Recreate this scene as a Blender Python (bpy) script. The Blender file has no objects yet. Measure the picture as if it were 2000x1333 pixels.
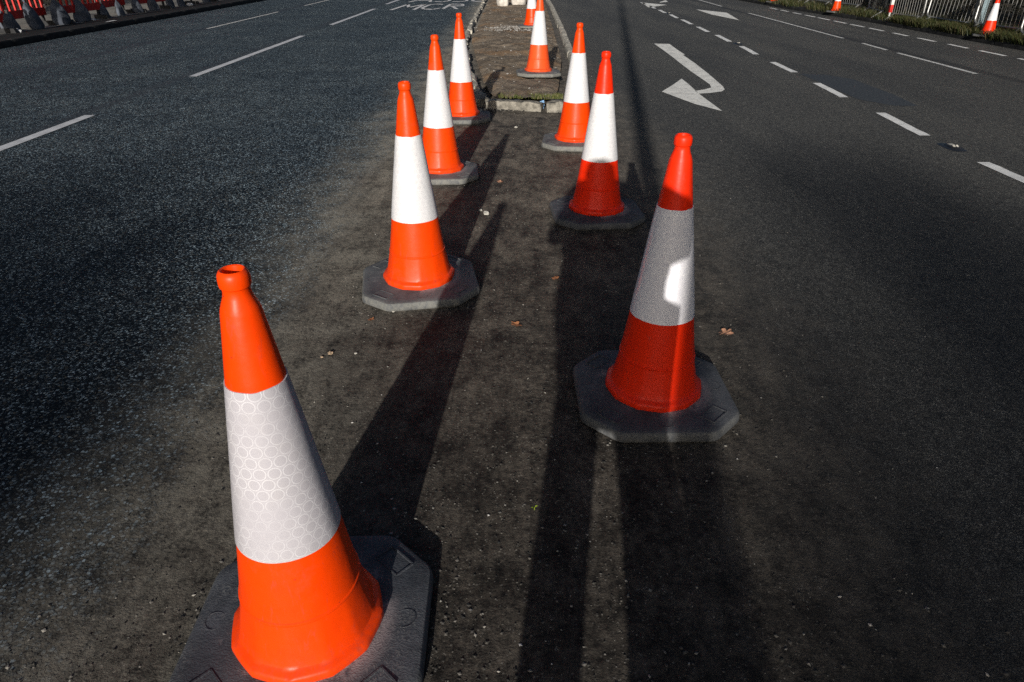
import bpy, bmesh, math, random
from mathutils import Vector, Matrix, Euler, noise as mnoise
R = math.radians
PI = math.pi
scene = bpy.context.scene
COL = scene.collection
rng = random.Random(7)

# ------------------------------------------------------------------ helpers
class MB:
    """collects vertices and faces, links them as ONE mesh object"""
    def __init__(s):
        s.v = []; s.f = []; s.uv = None
    def add(s, vs, fs):
        b = len(s.v); s.v += [tuple(p) for p in vs]; s.f += [tuple(i + b for i in f) for f in fs]
    def box(s, c, h, rot=None, taper=1.0):
        cs = []
        for z in (-1, 1):
            k = taper if z > 0 else 1.0
            for x, y in ((-1, -1), (1, -1), (1, 1), (-1, 1)):
                p = Vector((x * h[0] * k, y * h[1] * k, z * h[2]))
                if rot: p = rot @ p
                cs.append(p + Vector(c))
        s.add(cs, [(3, 2, 1, 0), (4, 5, 6, 7), (0, 1, 5, 4), (1, 2, 6, 5), (2, 3, 7, 6), (3, 0, 4, 7)])
    def tube(s, pts, rads, n=8, cap=True):
        pts = [Vector(p) for p in pts]
        if not isinstance(rads, (list, tuple)): rads = [rads] * len(pts)
        vs = []; fs = []; u = None
        for i, p in enumerate(pts):
            a = pts[max(i - 1, 0)]; b = pts[min(i + 1, len(pts) - 1)]
            d = (b - a).normalized()
            if u is None:
                u = d.cross(Vector((0, 0, 1)) if abs(d.z) < .9 else Vector((1, 0, 0))).normalized()
            else:
                u = (u - d * u.dot(d)).normalized()
            w = d.cross(u)
            for k in range(n):
                t = 2 * PI * k / n
                vs.append(p + (u * math.cos(t) + w * math.sin(t)) * rads[i])
        for i in range(len(pts) - 1):
            for k in range(n):
                k2 = (k + 1) % n
                fs.append((i * n + k, i * n + k2, i * n + n + k2, i * n + n + k))
        if cap:
            fs.append(tuple(range(n - 1, -1, -1))); m = (len(pts) - 1) * n
            fs.append(tuple(range(m, m + n)))
        s.add(vs, fs)
    def rings(s, rings, close_bottom=False, close_top=False):
        n = len(rings[0]); vs = [p for r in rings for p in r]; fs = []
        for i in range(len(rings) - 1):
            for k in range(n):
                k2 = (k + 1) % n
                fs.append((i * n + k, i * n + k2, i * n + n + k2, i * n + n + k))
        if close_bottom: fs.append(tuple(range(n - 1, -1, -1)))
        if close_top: m = (len(rings) - 1) * n; fs.append(tuple(range(m, m + n)))
        s.add(vs, fs)
    def build(s, name, mat, parent=None, smooth=None, loc=None):
        me = bpy.data.meshes.new(name)
        me.from_pydata(s.v, [], s.f); me.update()
        if s.uv:
            l = me.uv_layers.new(name='UVMap')
            for poly in me.polygons:
                for li in poly.loop_indices:
                    l.data[li].uv = s.uv[me.loops[li].vertex_index]
        o = bpy.data.objects.new(name, me); COL.objects.link(o)
        if mat: me.materials.append(mat)
        if smooth is not None:
            me.shade_smooth()
            if smooth < 180: me.set_sharp_from_angle(angle=R(smooth))
        if parent: o.parent = parent
        if loc: o.location = loc
        return o

def tag(o, label=None, cat=None, group=None, kind=None):
    if label: o['label'] = label
    if cat: o['category'] = cat
    if group: o['group'] = group
    if kind: o['kind'] = kind
    return o

def empty(name, loc, rz=0.0, label=None, cat=None, group=None):
    o = bpy.data.objects.new(name, None); COL.objects.link(o)
    o.location = loc; o.rotation_euler = (0, 0, rz); o.empty_display_size = .1
    return tag(o, label, cat, group)

def copy_tree(o, parent=None):
    c = o.copy(); COL.objects.link(c); c.parent = parent
    for ch in [x for x in bpy.data.objects if x.parent == o]:
        copy_tree(ch, c)
    return c

# ------------------------------------------------------------------ materials
class NT:
    def __init__(s, name):
        s.m = bpy.data.materials.new(name); s.m.use_nodes = True
        s.t = s.m.node_tree; s.bsdf = s.t.nodes['Principled BSDF']; s.out = s.t.nodes['Material Output']
    def n(s, typ, **kw):
        nd = s.t.nodes.new(typ)
        for k, v in kw.items(): setattr(nd, k, v)
        return nd
    def l(s, a, b): s.t.links.new(a, b)
    def put(s, sock, v):
        if hasattr(v, 'links') or isinstance(v, bpy.types.NodeSocket): s.l(v, sock)
        else: sock.default_value = v
    def math(s, op, a, b=None, c=None, clamp=False):
        nd = s.n('ShaderNodeMath', operation=op); nd.use_clamp = clamp
        s.put(nd.inputs[0], a)
        if b is not None: s.put(nd.inputs[1], b)
        if c is not None: s.put(nd.inputs[2], c)
        return nd.outputs[0]
    def vmath(s, op, a, b=None):
        nd = s.n('ShaderNodeVectorMath', operation=op); s.put(nd.inputs[0], a)
        if b is not None: s.put(nd.inputs[1], b)
        return nd.outputs['Value'] if op in ('LENGTH', 'DISTANCE', 'DOT_PRODUCT') else nd.outputs[0]
    def ramp(s, f, a, b, smooth=True):
        nd = s.n('ShaderNodeMapRange', interpolation_type='SMOOTHSTEP' if smooth else 'LINEAR')
        s.put(nd.inputs[0], f); s.put(nd.inputs[1], a); s.put(nd.inputs[2], b)
        return nd.outputs[0]
    def mix(s, f, a, b, blend='MIX'):
        nd = s.n('ShaderNodeMix', data_type='RGBA', blend_type=blend); nd.clamp_factor = True; nd.clamp_result = False
        s.put(nd.inputs[0], f)
        for sk, v in ((nd.inputs[6], a), (nd.inputs[7], b)):
            if isinstance(v, tuple) and len(v) == 3: v = v + (1,)
            s.put(sk, v)
        return nd.outputs[2]
    def noise(s, vec, scale, detail=3, rough=.55, dist=0.0, col=False):
        nd = s.n('ShaderNodeTexNoise'); s.put(nd.inputs['Vector'], vec); nd.inputs['Scale'].default_value = scale
        nd.inputs['Detail'].default_value = detail; nd.inputs['Roughness'].default_value = rough
        nd.inputs['Distortion'].default_value = dist
        return nd.outputs['Color' if col else 0]
    def voro(s, vec, scale, feature='F1', rnd=1.0):
        nd = s.n('ShaderNodeTexVoronoi', feature=feature); s.put(nd.inputs['Vector'], vec)
        nd.inputs['Scale'].default_value = scale; nd.inputs['Randomness'].default_value = rnd
        return nd
    def bump(s, h, dist, strength=1.0, normal=None):
        nd = s.n('ShaderNodeBump'); s.put(nd.inputs['Height'], h); nd.inputs['Distance'].default_value = dist
        nd.inputs['Strength'].default_value = strength
        if normal: s.l(normal, nd.inputs['Normal'])
        return nd.outputs[0]
    def pos(s): return s.n('ShaderNodeNewGeometry').outputs['Position']
    def obj(s): return s.n('ShaderNodeTexCoord').outputs['Object']
    def sep(s, v):
        nd = s.n('ShaderNodeSeparateXYZ'); s.put(nd.inputs[0], v); return nd.outputs
    def set(s, **kw):
        names = {'color': 'Base Color', 'rough': 'Roughness', 'spec': 'Specular IOR Level', 'normal': 'Normal', 'metal': 'Metallic',
                 'emit': 'Emission Color', 'estr': 'Emission Strength', 'trans': 'Transmission Weight', 'coat': 'Coat Weight',
                 'coatr': 'Coat Roughness', 'drough': 'Diffuse Roughness', 'sss': 'Subsurface Weight'}
        for k, v in kw.items():
            if isinstance(v, tuple) and len(v) == 3: v = v + (1,)
            s.put(s.bsdf.inputs[names[k]], v)
        return s.m

def simple(name, col, rough=.6, spec=.4, var=.25, scale=20, bump=0.0, bscale=60, metal=0.0):
    t = NT(name); p = t.obj()
    n = t.noise(p, scale, 4)
    f = t.ramp(n, .3, .7)
    c = t.mix(f, tuple(x * (1 - var) for x in col), tuple(min(1, x * (1 + var)) for x in col))
    kw = dict(color=c, rough=rough, spec=spec, metal=metal)
    if bump: kw['normal'] = t.bump(t.noise(p, bscale, 4), bump, .8)
    return t.set(**kw)

# --- road: one sheet, three surfacings side by side (coarse chippings, dusty reinstated strip, fine blacktop)
def road_material():
    t = NT('road_surface'); P = t.pos(); x, y, z = t.sep(P)
    warp = t.noise(P, .55, 4, .6); warpS = t.math('MULTIPLY', t.math('SUBTRACT', warp, .5), .62)
    warp2 = t.noise(P, 3.0, 4, .65); warp2S = t.math('MULTIPLY', t.math('SUBTRACT', warp2, .5), .28)
    xx = t.math('ADD', t.math('ADD', x, warpS), warp2S)
    # the chippings run up to x = -1.25, the blacktop starts near x = 1.0
    mL = t.math('SUBTRACT', 1.0, t.ramp(xx, -1.28, -.98))
    mR = t.ramp(xx, .62, 1.55)
    # ---- coarse chippings
    Pw = t.n('ShaderNodeVectorMath', operation='ADD'); t.l(P, Pw.inputs[0])
    nz = t.n('ShaderNodeVectorMath', operation='SCALE'); t.l(t.noise(P, 40, 2, col=True), nz.inputs[0]); nz.inputs['Scale'].default_value = .010
    t.l(nz.outputs[0], Pw.inputs[1]); PW = Pw.outputs[0]
    v1 = t.voro(PW, 78); v1b = None
    v2 = t.voro(PW, 135)
    cellr = t.sep(v1.outputs['Color']); cell2 = t.sep(v2.outputs['Color'])
    rad1 = t.math('ADD', .34, t.math('MULTIPLY', cellr[2], .30))
    st1 = t.ramp(t.math('SUBTRACT', rad1, v1.outputs['Distance']), .0, .10)
    rad2 = t.math('ADD', .10, t.math('MULTIPLY', cell2[2], .42))
    st2 = t.ramp(t.math('SUBTRACT', rad2, v2.outputs['Distance']), .0, .10)
    stone = t.math('MAXIMUM', st1, t.math('MULTIPLY', st2, .8))
    bright = t.math('POWER', cellr[0], 2.7)
    cs = t.mix(bright, (.010, .012, .014), (.315, .35, .36))
    cs = t.mix(t.math('MULTIPLY', t.ramp(cellr[1], .75, .95), .5), cs, (.16, .125, .085))
    cs = t.mix(t.math('MULTIPLY', t.ramp(cellr[2], .7, .95), .6), cs, (.05, .075, .095))
    cl = t.mix(stone, (.004, .005, .006), cs)
    mot = t.math('ADD', t.math('MULTIPLY', t.noise(t.vmath('MULTIPLY', P, (1, .45, 1)), 17, 6, .85), .6), t.math('MULTIPLY', t.noise(P, 4.5, 4, .7), .4))
    cl = t.mix(1.0, cl, t.mix(t.ramp(mot, .40, .60), (.58, .60, .63), (1.12, 1.14, 1.16)), 'MULTIPLY')
    cl = t.mix(t.math('MULTIPLY', t.ramp(cell2[0], .92, .98), .45), cl, (.22, .22, .21))
    big = t.noise(P, .8, 5, .6)
    cl = t.mix(t.ramp(big, .35, .7), t.mix(1.0, cl, (.68, .71, .75), 'MULTIPLY'), cl)
    cl = t.mix(1.0, cl, (.90, 1.0, 1.07), 'MULTIPLY')
    # binder-rich lane seam and worn wheel tracks
    seam = t.math('SUBTRACT', 1, t.ramp(t.math('ABSOLUTE', t.math('ADD', t.math('ADD', x, 4.62), t.math('MULTIPLY', warp2S, .3))), .03, .16))
    cl = t.mix(t.math('MULTIPLY', seam, .5), cl, (.02, .022, .026))
    seam2 = t.math('SUBTRACT', 1, t.ramp(t.math('ABSOLUTE', t.math('ADD', t.math('ADD', x, 7.15), t.math('MULTIPLY', warp2S, .5))), .03, .2))
    cl = t.mix(t.math('MULTIPLY', seam2, .6), cl, (.02, .022, .027))
    hl = t.math('ADD', t.math('MULTIPLY', stone, t.math('ADD', .3, t.math('MULTIPLY', cellr[1], .5))), t.math('MULTIPLY', t.noise(P, 120, 3, .7), .25))
    # ---- dusty reinstated strip
    g1 = t.voro(P, 260); g1c = t.sep(g1.outputs['Color'])
    fine = t.noise(P, 130, 4, .7); med = t.noise(P, 9, 6, .7); lrg = t.noise(P, 1.7, 5, .65)
    cc = t.mix(t.ramp(med, .3, .72), (.014, .0124, .0104), (.060, .052, .043))
    cc = t.mix(t.math('MULTIPLY', t.ramp(lrg, .42, .68), .75), cc, (.078, .068, .056))
    rust = t.noise(P, 2.6, 4, .6)
    cc = t.mix(t.math('MULTIPLY', t.ramp(rust, .60, .78), .45), cc, (.058, .038, .028))
    cc = t.mix(t.math('MULTIPLY', t.ramp(fine, .45, .7), .45), cc, (.022, .020, .019))
    cc = t.mix(t.math('MULTIPLY', t.ramp(g1c[0], .965, .995), .45), cc, (.24, .225, .20))
    motc = t.math('ADD', t.math('MULTIPLY', t.noise(P, 42, 6, .85), .6), t.math('MULTIPLY', t.noise(t.vmath('MULTIPLY', P, (1, .4, 1)), 11, 5, .75), .4))
    cc = t.mix(1.0, cc, t.mix(t.ramp(motc, .40, .60), (.36, .37, .39), (1.72, 1.70, 1.66)), 'MULTIPLY')
    # pale powder drifted along the edge of the chippings
    pw = t.math('MULTIPLY', t.ramp(xx, -1.75, -1.0), t.math('SUBTRACT', 1, t.ramp(xx, -.95, -.35)))
    pw = t.math('MULTIPLY', pw, t.ramp(t.noise(P, 3.2, 7, .8), .28, .66))
    # ---- fine blacktop
    b1 = t.voro(PW, 125); b1e = t.voro(PW, 125, 'DISTANCE_TO_EDGE'); bc = t.sep(b1.outputs['Color'])
    bs = t.ramp(b1e.outputs['Distance'], .02, .2)
    cb = t.mix(t.math('POWER', bc[0], 1.6), (.044, .0435, .041), (.112, .110, .102))
    pit = t.noise(P, 75, 3, .6)
    cb = t.mix(t.math('MULTIPLY', t.ramp(pit, .40, .27), .9), cb, (.008, .008, .008))
    cb = t.mix(bs, (.020, .020, .020), cb)
    motb = t.noise(t.vmath('MULTIPLY', P, (1, .5, 1)), 26, 6, .85)
    cb = t.mix(1.0, cb, t.mix(t.ramp(motb, .40, .60), (.74, .74, .74), (1.22, 1.22, 1.21)), 'MULTIPLY')
    lane = t.noise(t.vmath('MULTIPLY', P, (.9, .12, 1)), 1.0, 4, .6)
    cb = t.mix(t.ramp(lane, .35, .66), t.mix(1.0, cb, (.72, .73, .76), 'MULTIPLY'), cb)
    sp = t.voro(P, 34); spc = t.sep(sp.outputs['Color'])
    speck = t.math('MULTIPLY', t.ramp(spc[0], .955, .975), t.math('SUBTRACT', 1, t.ramp(sp.outputs['Distance'], .10, .2)))
    cb = t.mix(t.math('MULTIPLY', speck, .45), cb, (.26, .25, .23))
    s3 = t.math('SUBTRACT', 1, t.ramp(t.math('ABSOLUTE', t.math('ADD', t.math('SUBTRACT', x, 6.93), t.math('MULTIPLY', warp2S, .45))), .03, .17))
    cb = t.mix(t.math('MULTIPLY', s3, .6), cb, (.014, .014, .015))
    # hairline cracks, here and there
    ck = t.voro(t.vmath('ADD', P, t.vmath('MULTIPLY', t.noise(P, 2.5, 5, .7, col=True), (.55, .55, 0))), .42, 'DISTANCE_TO_EDGE')
    crack = t.math('MULTIPLY', t.math('SUBTRACT', 1, t.ramp(ck.outputs['Distance'], .0018, .006)), t.ramp(t.noise(P, .6, 3), .60, .70))
    cb = t.mix(t.math('MULTIPLY', crack, .6), cb, (.008, .008, .008))
    # ---- blend
    col = t.mix(mL, cc, cl)
    col = t.mix(t.math('MULTIPLY', t.math('MULTIPLY', pw, t.ramp(motc, .34, .56)), .85), col, (.160, .148, .124))
    col = t.mix(mR, col, cb)
    # grit and dust swept on to the edge of the blacktop
    dr = t.math('MULTIPLY', t.math('SUBTRACT', 1, t.ramp(xx, .9, 2.0)), t.ramp(xx, .3, .9))
    col = t.mix(t.math('MULTIPLY', t.math('MULTIPLY', dr, t.ramp(t.noise(P, 7, 6, .75), .42, .7)), .45), col, (.085, .077, .066))
    hC = t.math('ADD', t.math('MULTIPLY', fine, .7), t.math('ADD', t.math('MULTIPLY', t.noise(P, 38, 5, .8), 1.5), t.math('MULTIPLY', med, 1.6)))
    hB = t.math('ADD', t.math('MULTIPLY', bs, .35), t.math('MULTIPLY', t.ramp(pit, .27, .45), .5))
    hm = t.n('ShaderNodeMix', data_type='FLOAT'); t.l(mL, hm.inputs[0]); t.l(hC, hm.inputs[2]); t.l(hl, hm.inputs[3])
    hm2 = t.n('ShaderNodeMix', data_type='FLOAT'); t.l(mR, hm2.inputs[0]); t.l(hm.outputs[0], hm2.inputs[2]); t.l(hB, hm2.inputs[3])
    nrm = t.bump(hm2.outputs[0], .007, .8)
    return t.set(color=col, rough=.62, spec=.14, normal=nrm, drough=1.0)

def paint_material(name, col=(.62, .61, .58), wear=.5, scale=22):
    t = NT(name); P = t.pos()
    n1 = t.noise(P, scale, 6, .75); n2 = t.noise(P, 150, 3, .7)
    m = t.math('ADD', t.math('MULTIPLY', n1, .62), t.math('MULTIPLY', n2, .38))
    lo = .30 + .2 * wear
    keep = t.ramp(m, lo, lo + .05)
    dirt = t.noise(P, 6, 4, .6)
    c = t.mix(t.ramp(dirt, .35, .75), col, tuple(k * .72 for k in col))
    t.set(color=c, rough=.65, spec=.3, normal=t.bump(n2, .002, .6))
    tr = t.n('ShaderNodeBsdfTransparent'); mx = t.n('ShaderNodeMixShader')
    t.l(keep, mx.inputs[0]); t.l(tr.outputs[0], mx.inputs[1]); t.l(t.bsdf.outputs[0], mx.inputs[2]); t.l(mx.outputs[0], t.out.inputs[0])
    return t.m

def orange_material(name, col):
    t = NT(name); p = t.obj(); x, y, z = t.sep(p)
    n = t.noise(p, 14, 5, .65)
    c = t.mix(t.math('MULTIPLY', t.ramp(n, .35, .75), .35), col, (col[0] * .86, col[1] * .72, col[2]))
    # road grime on the skirt and lip, with specks of tar
    gz = t.math('SUBTRACT', 1, t.ramp(z, .055, .13))
    grime = t.math('MULTIPLY', gz, t.ramp(t.noise(p, 45, 5, .75), .40, .72))
    c = t.mix(t.math('MULTIPLY', grime, .45), c, (.20, .050, .030))
    sp = t.voro(p, 55); spc = t.sep(sp.outputs['Color'])
    sk = t.math('MULTIPLY', t.ramp(spc[0], .95, .97), t.math('SUBTRACT', 1, t.ramp(sp.outputs['Distance'], .08, .16)))
    c = t.mix(t.math('MULTIPLY', sk, .6), c, (.18, .02, .01))
    oi = t.n('ShaderNodeObjectInfo'); rnd = oi.outputs['Random']
    off = t.n('ShaderNodeCombineXYZ'); t.l(t.math('MULTIPLY', rnd, 37.0), off.inputs[0]); t.l(t.math('MULTIPLY', rnd, 11.0), off.inputs[2])
    q = t.vmath('ADD', p, off.outputs[0])
    sc = t.noise(t.vmath('MULTIPLY', q, (16, 16, 3.2)), 2.6, 6, .8, .6)
    c = t.mix(t.math('MULTIPLY', t.ramp(sc, .56, .70), .6), c, (.36, .050, .022))
    sm = t.noise(q, 5.5, 6, .75)
    c = t.mix(t.math('MULTIPLY', t.ramp(sm, .56, .74), .30), c, (.55, .085, .035))
    c = t.mix(t.math('MULTIPLY', rnd, .35), c, t.mix(1.0, c, (.86, 1.25, 2.4), 'MULTIPLY'))
    r = t.math('ADD', t.math('ADD', .32, t.math('MULTIPLY', t.noise(p, 30, 5, .7), .16)), t.math('MULTIPLY', t.ramp(sc, .5, .75), .2))
    return t.set(color=c, rough=r, spec=.24, normal=t.bump(t.noise(p, 26, 3, .5), .002, .5))

def sleeve_material(name, base, line, rough=.32, dirt=.15):
    """prismatic sheeting: rings in a honeycomb, laid out in the unrolled sheet (UV in metres)"""
    t = NT(name); uv = t.n('ShaderNodeUVMap').outputs[0]
    d = .0285
    p = t.vmath('MULTIPLY', uv, (1 / d, 1 / d, 0))
    def cell(off):
        q = t.vmath('ADD', p, off)
        w = t.n('ShaderNodeVectorMath', operation='WRAP'); t.l(q, w.inputs[0]); w.inputs[1].default_value = (.5, .8660254, 1); w.inputs[2].default_value = (-.5, -.8660254, -1)
        return w.outputs[0]
    a = t.vmath('LENGTH', cell((0, 0, 0))); b = t.vmath('LENGTH', cell((.5, .8660254, 0)))
    r = t.math('MINIMUM', a, b)
    ring = t.math('SUBTRACT', 1, t.ramp(t.math('ABSOLUTE', t.math('SUBTRACT', r, .43)), .02, .055))
    star = t.ramp(r, .50, .56)
    mask = t.math('MAXIMUM', ring, t.math('MULTIPLY', star, .25))
    o = t.obj(); n = t.noise(o, 9, 5, .65)
    mask = t.math('MULTIPLY', mask, t.ramp(t.noise(o, 6, 4, .6), .30, .62))
    c = t.mix(mask, base, line)
    c = t.mix(t.math('MULTIPLY', t.ramp(n, .45, .8), dirt), c, (.45, .42, .38))
    oi = t.n('ShaderNodeObjectInfo'); off = t.n('ShaderNodeCombineXYZ'); t.l(t.math('MULTIPLY', oi.outputs['Random'], 37.0), off.inputs[1])
    o = t.vmath('ADD', o, off.outputs[0])
    sc = t.noise(t.vmath('MULTIPLY', o, (30, 30, 4)), 3.0, 5, .75)
    c = t.mix(t.math('MULTIPLY', t.ramp(sc, .62, .8), dirt), c, (.34, .31, .30))
    return t.set(color=c, rough=rough, spec=.5, normal=t.bump(mask, .0003, .4))

def rubber_material():
    t = NT('recycled_rubber'); p = t.obj(); x, y, z = t.sep(p)
    oi = t.n('ShaderNodeObjectInfo'); dust = t.sep(oi.outputs['Color'])[0]
    rad = t.vmath('LENGTH', t.vmath('MULTIPLY', p, (1, 1, 0)))
    base = t.mix(t.ramp(t.noise(p, 11, 6, .7), .3, .75), (.026, .030, .038), (.070, .076, .090))
    # swirled scuffs in the rubber
    w = t.n('ShaderNodeTexWave', wave_type='RINGS'); t.l(p, w.inputs[0]); w.inputs['Scale'].default_value = 26; w.inputs['Distortion'].default_value = 22; w.inputs['Detail'].default_value = 4; w.inputs['Detail Scale'].default_value = 1.6
    scf = t.math('MULTIPLY', t.ramp(w.outputs[1], .82, 1.0), t.ramp(t.noise(p, 7, 4), .42, .68))
    c = t.mix(t.math('MULTIPLY', scf, .6), base, (.17, .17, .165))
    c = t.mix(t.math('MULTIPLY', dust, t.ramp(t.noise(p, 6, 6, .75), .20, .58)), c, (.150, .152, .150))
    # plaster-pale powder where the skirt meets the rubber
    ringm = t.math('MULTIPLY', t.ramp(rad, .232, .180), t.ramp(t.noise(p, 8, 5, .7), .47, .60))
    c = t.mix(t.math('MULTIPLY', ringm, .8), c, (.30, .25, .25))
    rim = t.math('MULTIPLY', t.ramp(z, .047, .036), t.ramp(t.noise(p, 24, 5, .7), .28, .6))
    c = t.mix(t.math('MULTIPLY', rim, t.math('ADD', .12, t.math('MULTIPLY', dust, .9)), None), c, (.20, .195, .17))
    h = t.math('ADD', t.math('ADD', t.noise(p, 55, 5, .7), t.math('MULTIPLY', t.noise(p, 210, 3, .7), .5)), t.math('MULTIPLY', w.outputs[1], .25))
    c = t.mix(t.math('MULTIPLY', t.ramp(t.noise(p, 90, 4, .8), .52, .70), .5), c, (.012, .012, .014))
    stk = t.noise(t.vmath('MULTIPLY', p, (9, 60, 9)), 1.6, 5, .8, 1.2)
    c = t.mix(t.math('MULTIPLY', t.ramp(stk, .58, .74), .35), c, (.19, .19, .185))
    return t.set(color=c, rough=.7, spec=.3, normal=t.bump(h, .0024, .6))

M = {}
M['road'] = road_material()
M['orange'] = orange_material('orange_plastic', (.87, .052, .0004))
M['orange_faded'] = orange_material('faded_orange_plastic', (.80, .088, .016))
M['orange_shade_red'] = orange_material('shade_red_orange_plastic', (.92, .026, .002))  # same plastic as the orange; the deeper red of its shade is coloured in
M['sleeve'] = sleeve_material('retro_lit_white_sheeting', (.66, .65, .66), (.80, .80, .80), dirt=.16)  # sun thrown back by the sheeting is put into this whiter colour
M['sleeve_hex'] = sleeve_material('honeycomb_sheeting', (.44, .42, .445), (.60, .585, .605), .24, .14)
M['sleeve_hex_lifted'] = sleeve_material('shade_lifted_honeycomb_sheeting', (.84, .825, .87), (1.0, .99, 1.0), .20, .05)  # paler copy of the honeycomb sheeting, lightened to offset the shadow on it
M['rubber'] = rubber_material()
M['line'] = paint_material('lane_paint', (.86, .85, .81), .36)
M['line_left'] = paint_material('grey_lane_paint', (.60, .60, .61), .20)
M['line_worn'] = paint_material('worn_lane_paint', (.72, .71, .67), .58)
M['arrow'] = paint_material('arrow_paint', (.88, .86, .79), .42, 14)
M['text'] = paint_material('lettering_paint', (.74, .72, .70), .43, 10)
M['stone'] = simple('kerb_stone', (.215, .198, .165), .92, .12, .45, 16, .03, 24)
M['kerb_dark'] = simple('dark_kerb', (.020, .020, .020), .85, .2, .3, 8, .006, 40)
M['kerb_grey'] = simple('grey_kerb', (.40, .37, .31), .88, .15, .4, 9, .01, 45)
M['pebble'] = None
def island_mat(name, cols, rough=.8, spec=.25):
    t = NT(name); g = t.n('ShaderNodeNewGeometry'); r = g.outputs['Random Per Island']
    cr = t.n('ShaderNodeValToRGB'); t.l(r, cr.inputs[0]); el = cr.color_ramp.elements
    while len(el) < len(cols): el.new(.5)
    for i, c in enumerate(cols):
        el[i].position = i / (len(cols) - 1); el[i].color = tuple(c) + (1,)
    n = t.noise(t.obj(), 60, 3)
    return t.set(color=t.mix(t.ramp(n, .3, .7), t.mix(1.0, cr.outputs[0], (.75, .75, .75), 'MULTIPLY'), cr.outputs[0]), rough=rough, spec=spec)
M['grit'] = island_mat('grit_stones', [(.02, .02, .02), (.05, .047, .04), (.035, .033, .03), (.11, .10, .085), (.06, .055, .05), (.32, .30, .26)])
M['palegrit'] = island_mat('pale_grit', [(.28, .26, .23), (.5, .48, .44), (.36, .32, .27), (.62, .6, .57), (.22, .2, .18)])
M['rubble'] = island_mat('rubble_stones', [(.12, .105, .085), (.34, .32, .29), (.18, .16, .135), (.50, .48, .45), (.10, .085, .065)])
M['grass'] = island_mat('grass_blades', [(.018, .028, .007), (.036, .050, .011), (.075, .068, .022), (.022, .034, .009), (.11, .085, .038)], .6, .3)
M['hedge'] = island_mat('hedge_leaves', [(.003, .0045, .002), (.006, .008, .003), (.014, .016, .006), (.005, .006, .003), (.020, .014, .007)], .6, .25)
M['leaf'] = simple('dry_leaf', (.30, .125, .055), .7, .3, .35, 40, .002, 90)
M['leaf_pale'] = simple('pale_dry_leaf', (.48, .25, .15), .7, .3, .3, 40, .002, 90)
M['pebble'] = simple('pale_stone', (.42, .40, .35), .85, .2, .25, 30, .004, 60)
M['tanstone'] = simple('tan_stone', (.33, .24, .16), .85, .2, .25, 30, .004, 60)
M['clod'] = simple('dried_mud', (.16, .125, .09), .9, .15, .4, 60, .006, 90)
M['sprout'] = simple('seedling_green', (.22, .30, .02), .5, .4, .15, 60)
M['galv'] = simple('galvanised_steel', (.22, .22, .21), .42, .5, .2, 30, 0, 60, .55)
M['bluepost'] = simple('pale_blue_paint', (.33, .43, .46), .5, .4, .15, 12)
M['red'] = simple('red_barrier_plastic', (.50, .018, .012), .45, .4, .25, 8)
M['white'] = simple('white_plastic', (.62, .60, .55), .5, .4, .15, 12)
M['yellow'] = simple('yellow_lens', (.80, .42, .01), .25, .6, .12, 30)
M['sandbag'] = simple('grey_sandbag', (.085, .095, .115), .8, .2, .35, 9, .008, 30)
M['whitebag'] = simple('white_sandbag', (.56, .52, .46), .85, .15, .25, 7, .02, 14)
M['blackrub'] = simple('black_rubber', (.02, .02, .021), .7, .3, .3, 12)
M['paper'] = simple('white_litter', (.62, .62, .62), .7, .2, .1, 12)
M['blue'] = simple('blue_spray_paint', (.20, .36, .58), .7, .3, .25, 40)
M['dark_patch'] = simple('patch_asphalt', (.050, .055, .060), .7, .25, .35, 40, .003, 130)
M['bark'] = simple('bark', (.06, .05, .04), .85, .2, .3, 12)
M['steel'] = simple('lamp_post_steel', (.20, .21, .21), .5, .4, .15, 6)
M['jacket'] = simple('dark_jacket', (.02, .022, .03), .8, .2, .2, 12)
M['hair'] = simple('brown_hair', (.03, .02, .014), .6, .3, .2, 60)
M['black'] = simple('black_plastic', (.015, .015, .016), .4, .4, .2, 20)
M['tarmac'] = simple('footway_tarmac', (.012, .012, .012), .85, .2, .4, 6, .004, 120)
M['flag'] = simple('paving_flags', (.20, .19, .165), .85, .2, .25, 3, .003, 80)

def soil_material(name, dark, light, rusty):
    t = NT(name); p = t.pos()
    n1 = t.noise(p, 3.2, 7, .7); n2 = t.noise(p, 28, 6, .75); n3 = t.noise(p, 1.3, 4, .6)
    c = t.mix(t.ramp(n1, .32, .70), dark, light)
    c = t.mix(t.math('MULTIPLY', t.ramp(n3, .50, .66), .7), c, rusty)
    c = t.mix(t.math('MULTIPLY', t.ramp(n2, .50, .72), .55), c, tuple(k * .4 for k in dark))
    v = t.voro(p, 70); vc = t.sep(v.outputs['Color'])
    c = t.mix(t.math('MULTIPLY', t.ramp(vc[0], .93, .98), .6), c, (.34, .31, .26))
    h = t.math('ADD', t.math('MULTIPLY', n2, .6), n1)
    return t.set(color=c, rough=.9, spec=.15, normal=t.bump(h, .035, .8))
M['soil'] = soil_material('median_soil', (.105, .082, .060), (.290, .232, .170), (.27, .165, .088))
M['earth'] = soil_material('verge_earth', (.022, .019, .013), (.060, .052, .034), (.070, .048, .025))

# ------------------------------------------------------------------ ground, road, kerbs
def sheet(name, pts, z, mat, kind='structure', label=None, cat=None):
    m = MB(); m.add([(p[0], p[1], z) for p in pts], [tuple(range(len(pts)))])
    o = m.build(name, mat); tag(o, label, cat, kind=kind); return o

sheet('ground', [(-300, -300), (300, -300), (300, 500), (-300, 500)], -.03, M['earth'],
      label='bare earth lying all around the road', cat='ground')
sheet('road', [(-9.35, -60), (9.25, -60), (9.25, 160), (-9.35, 160)], 0, M['road'],
      label='wide dark asphalt road with dusty strip down its middle', cat='road')

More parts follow.
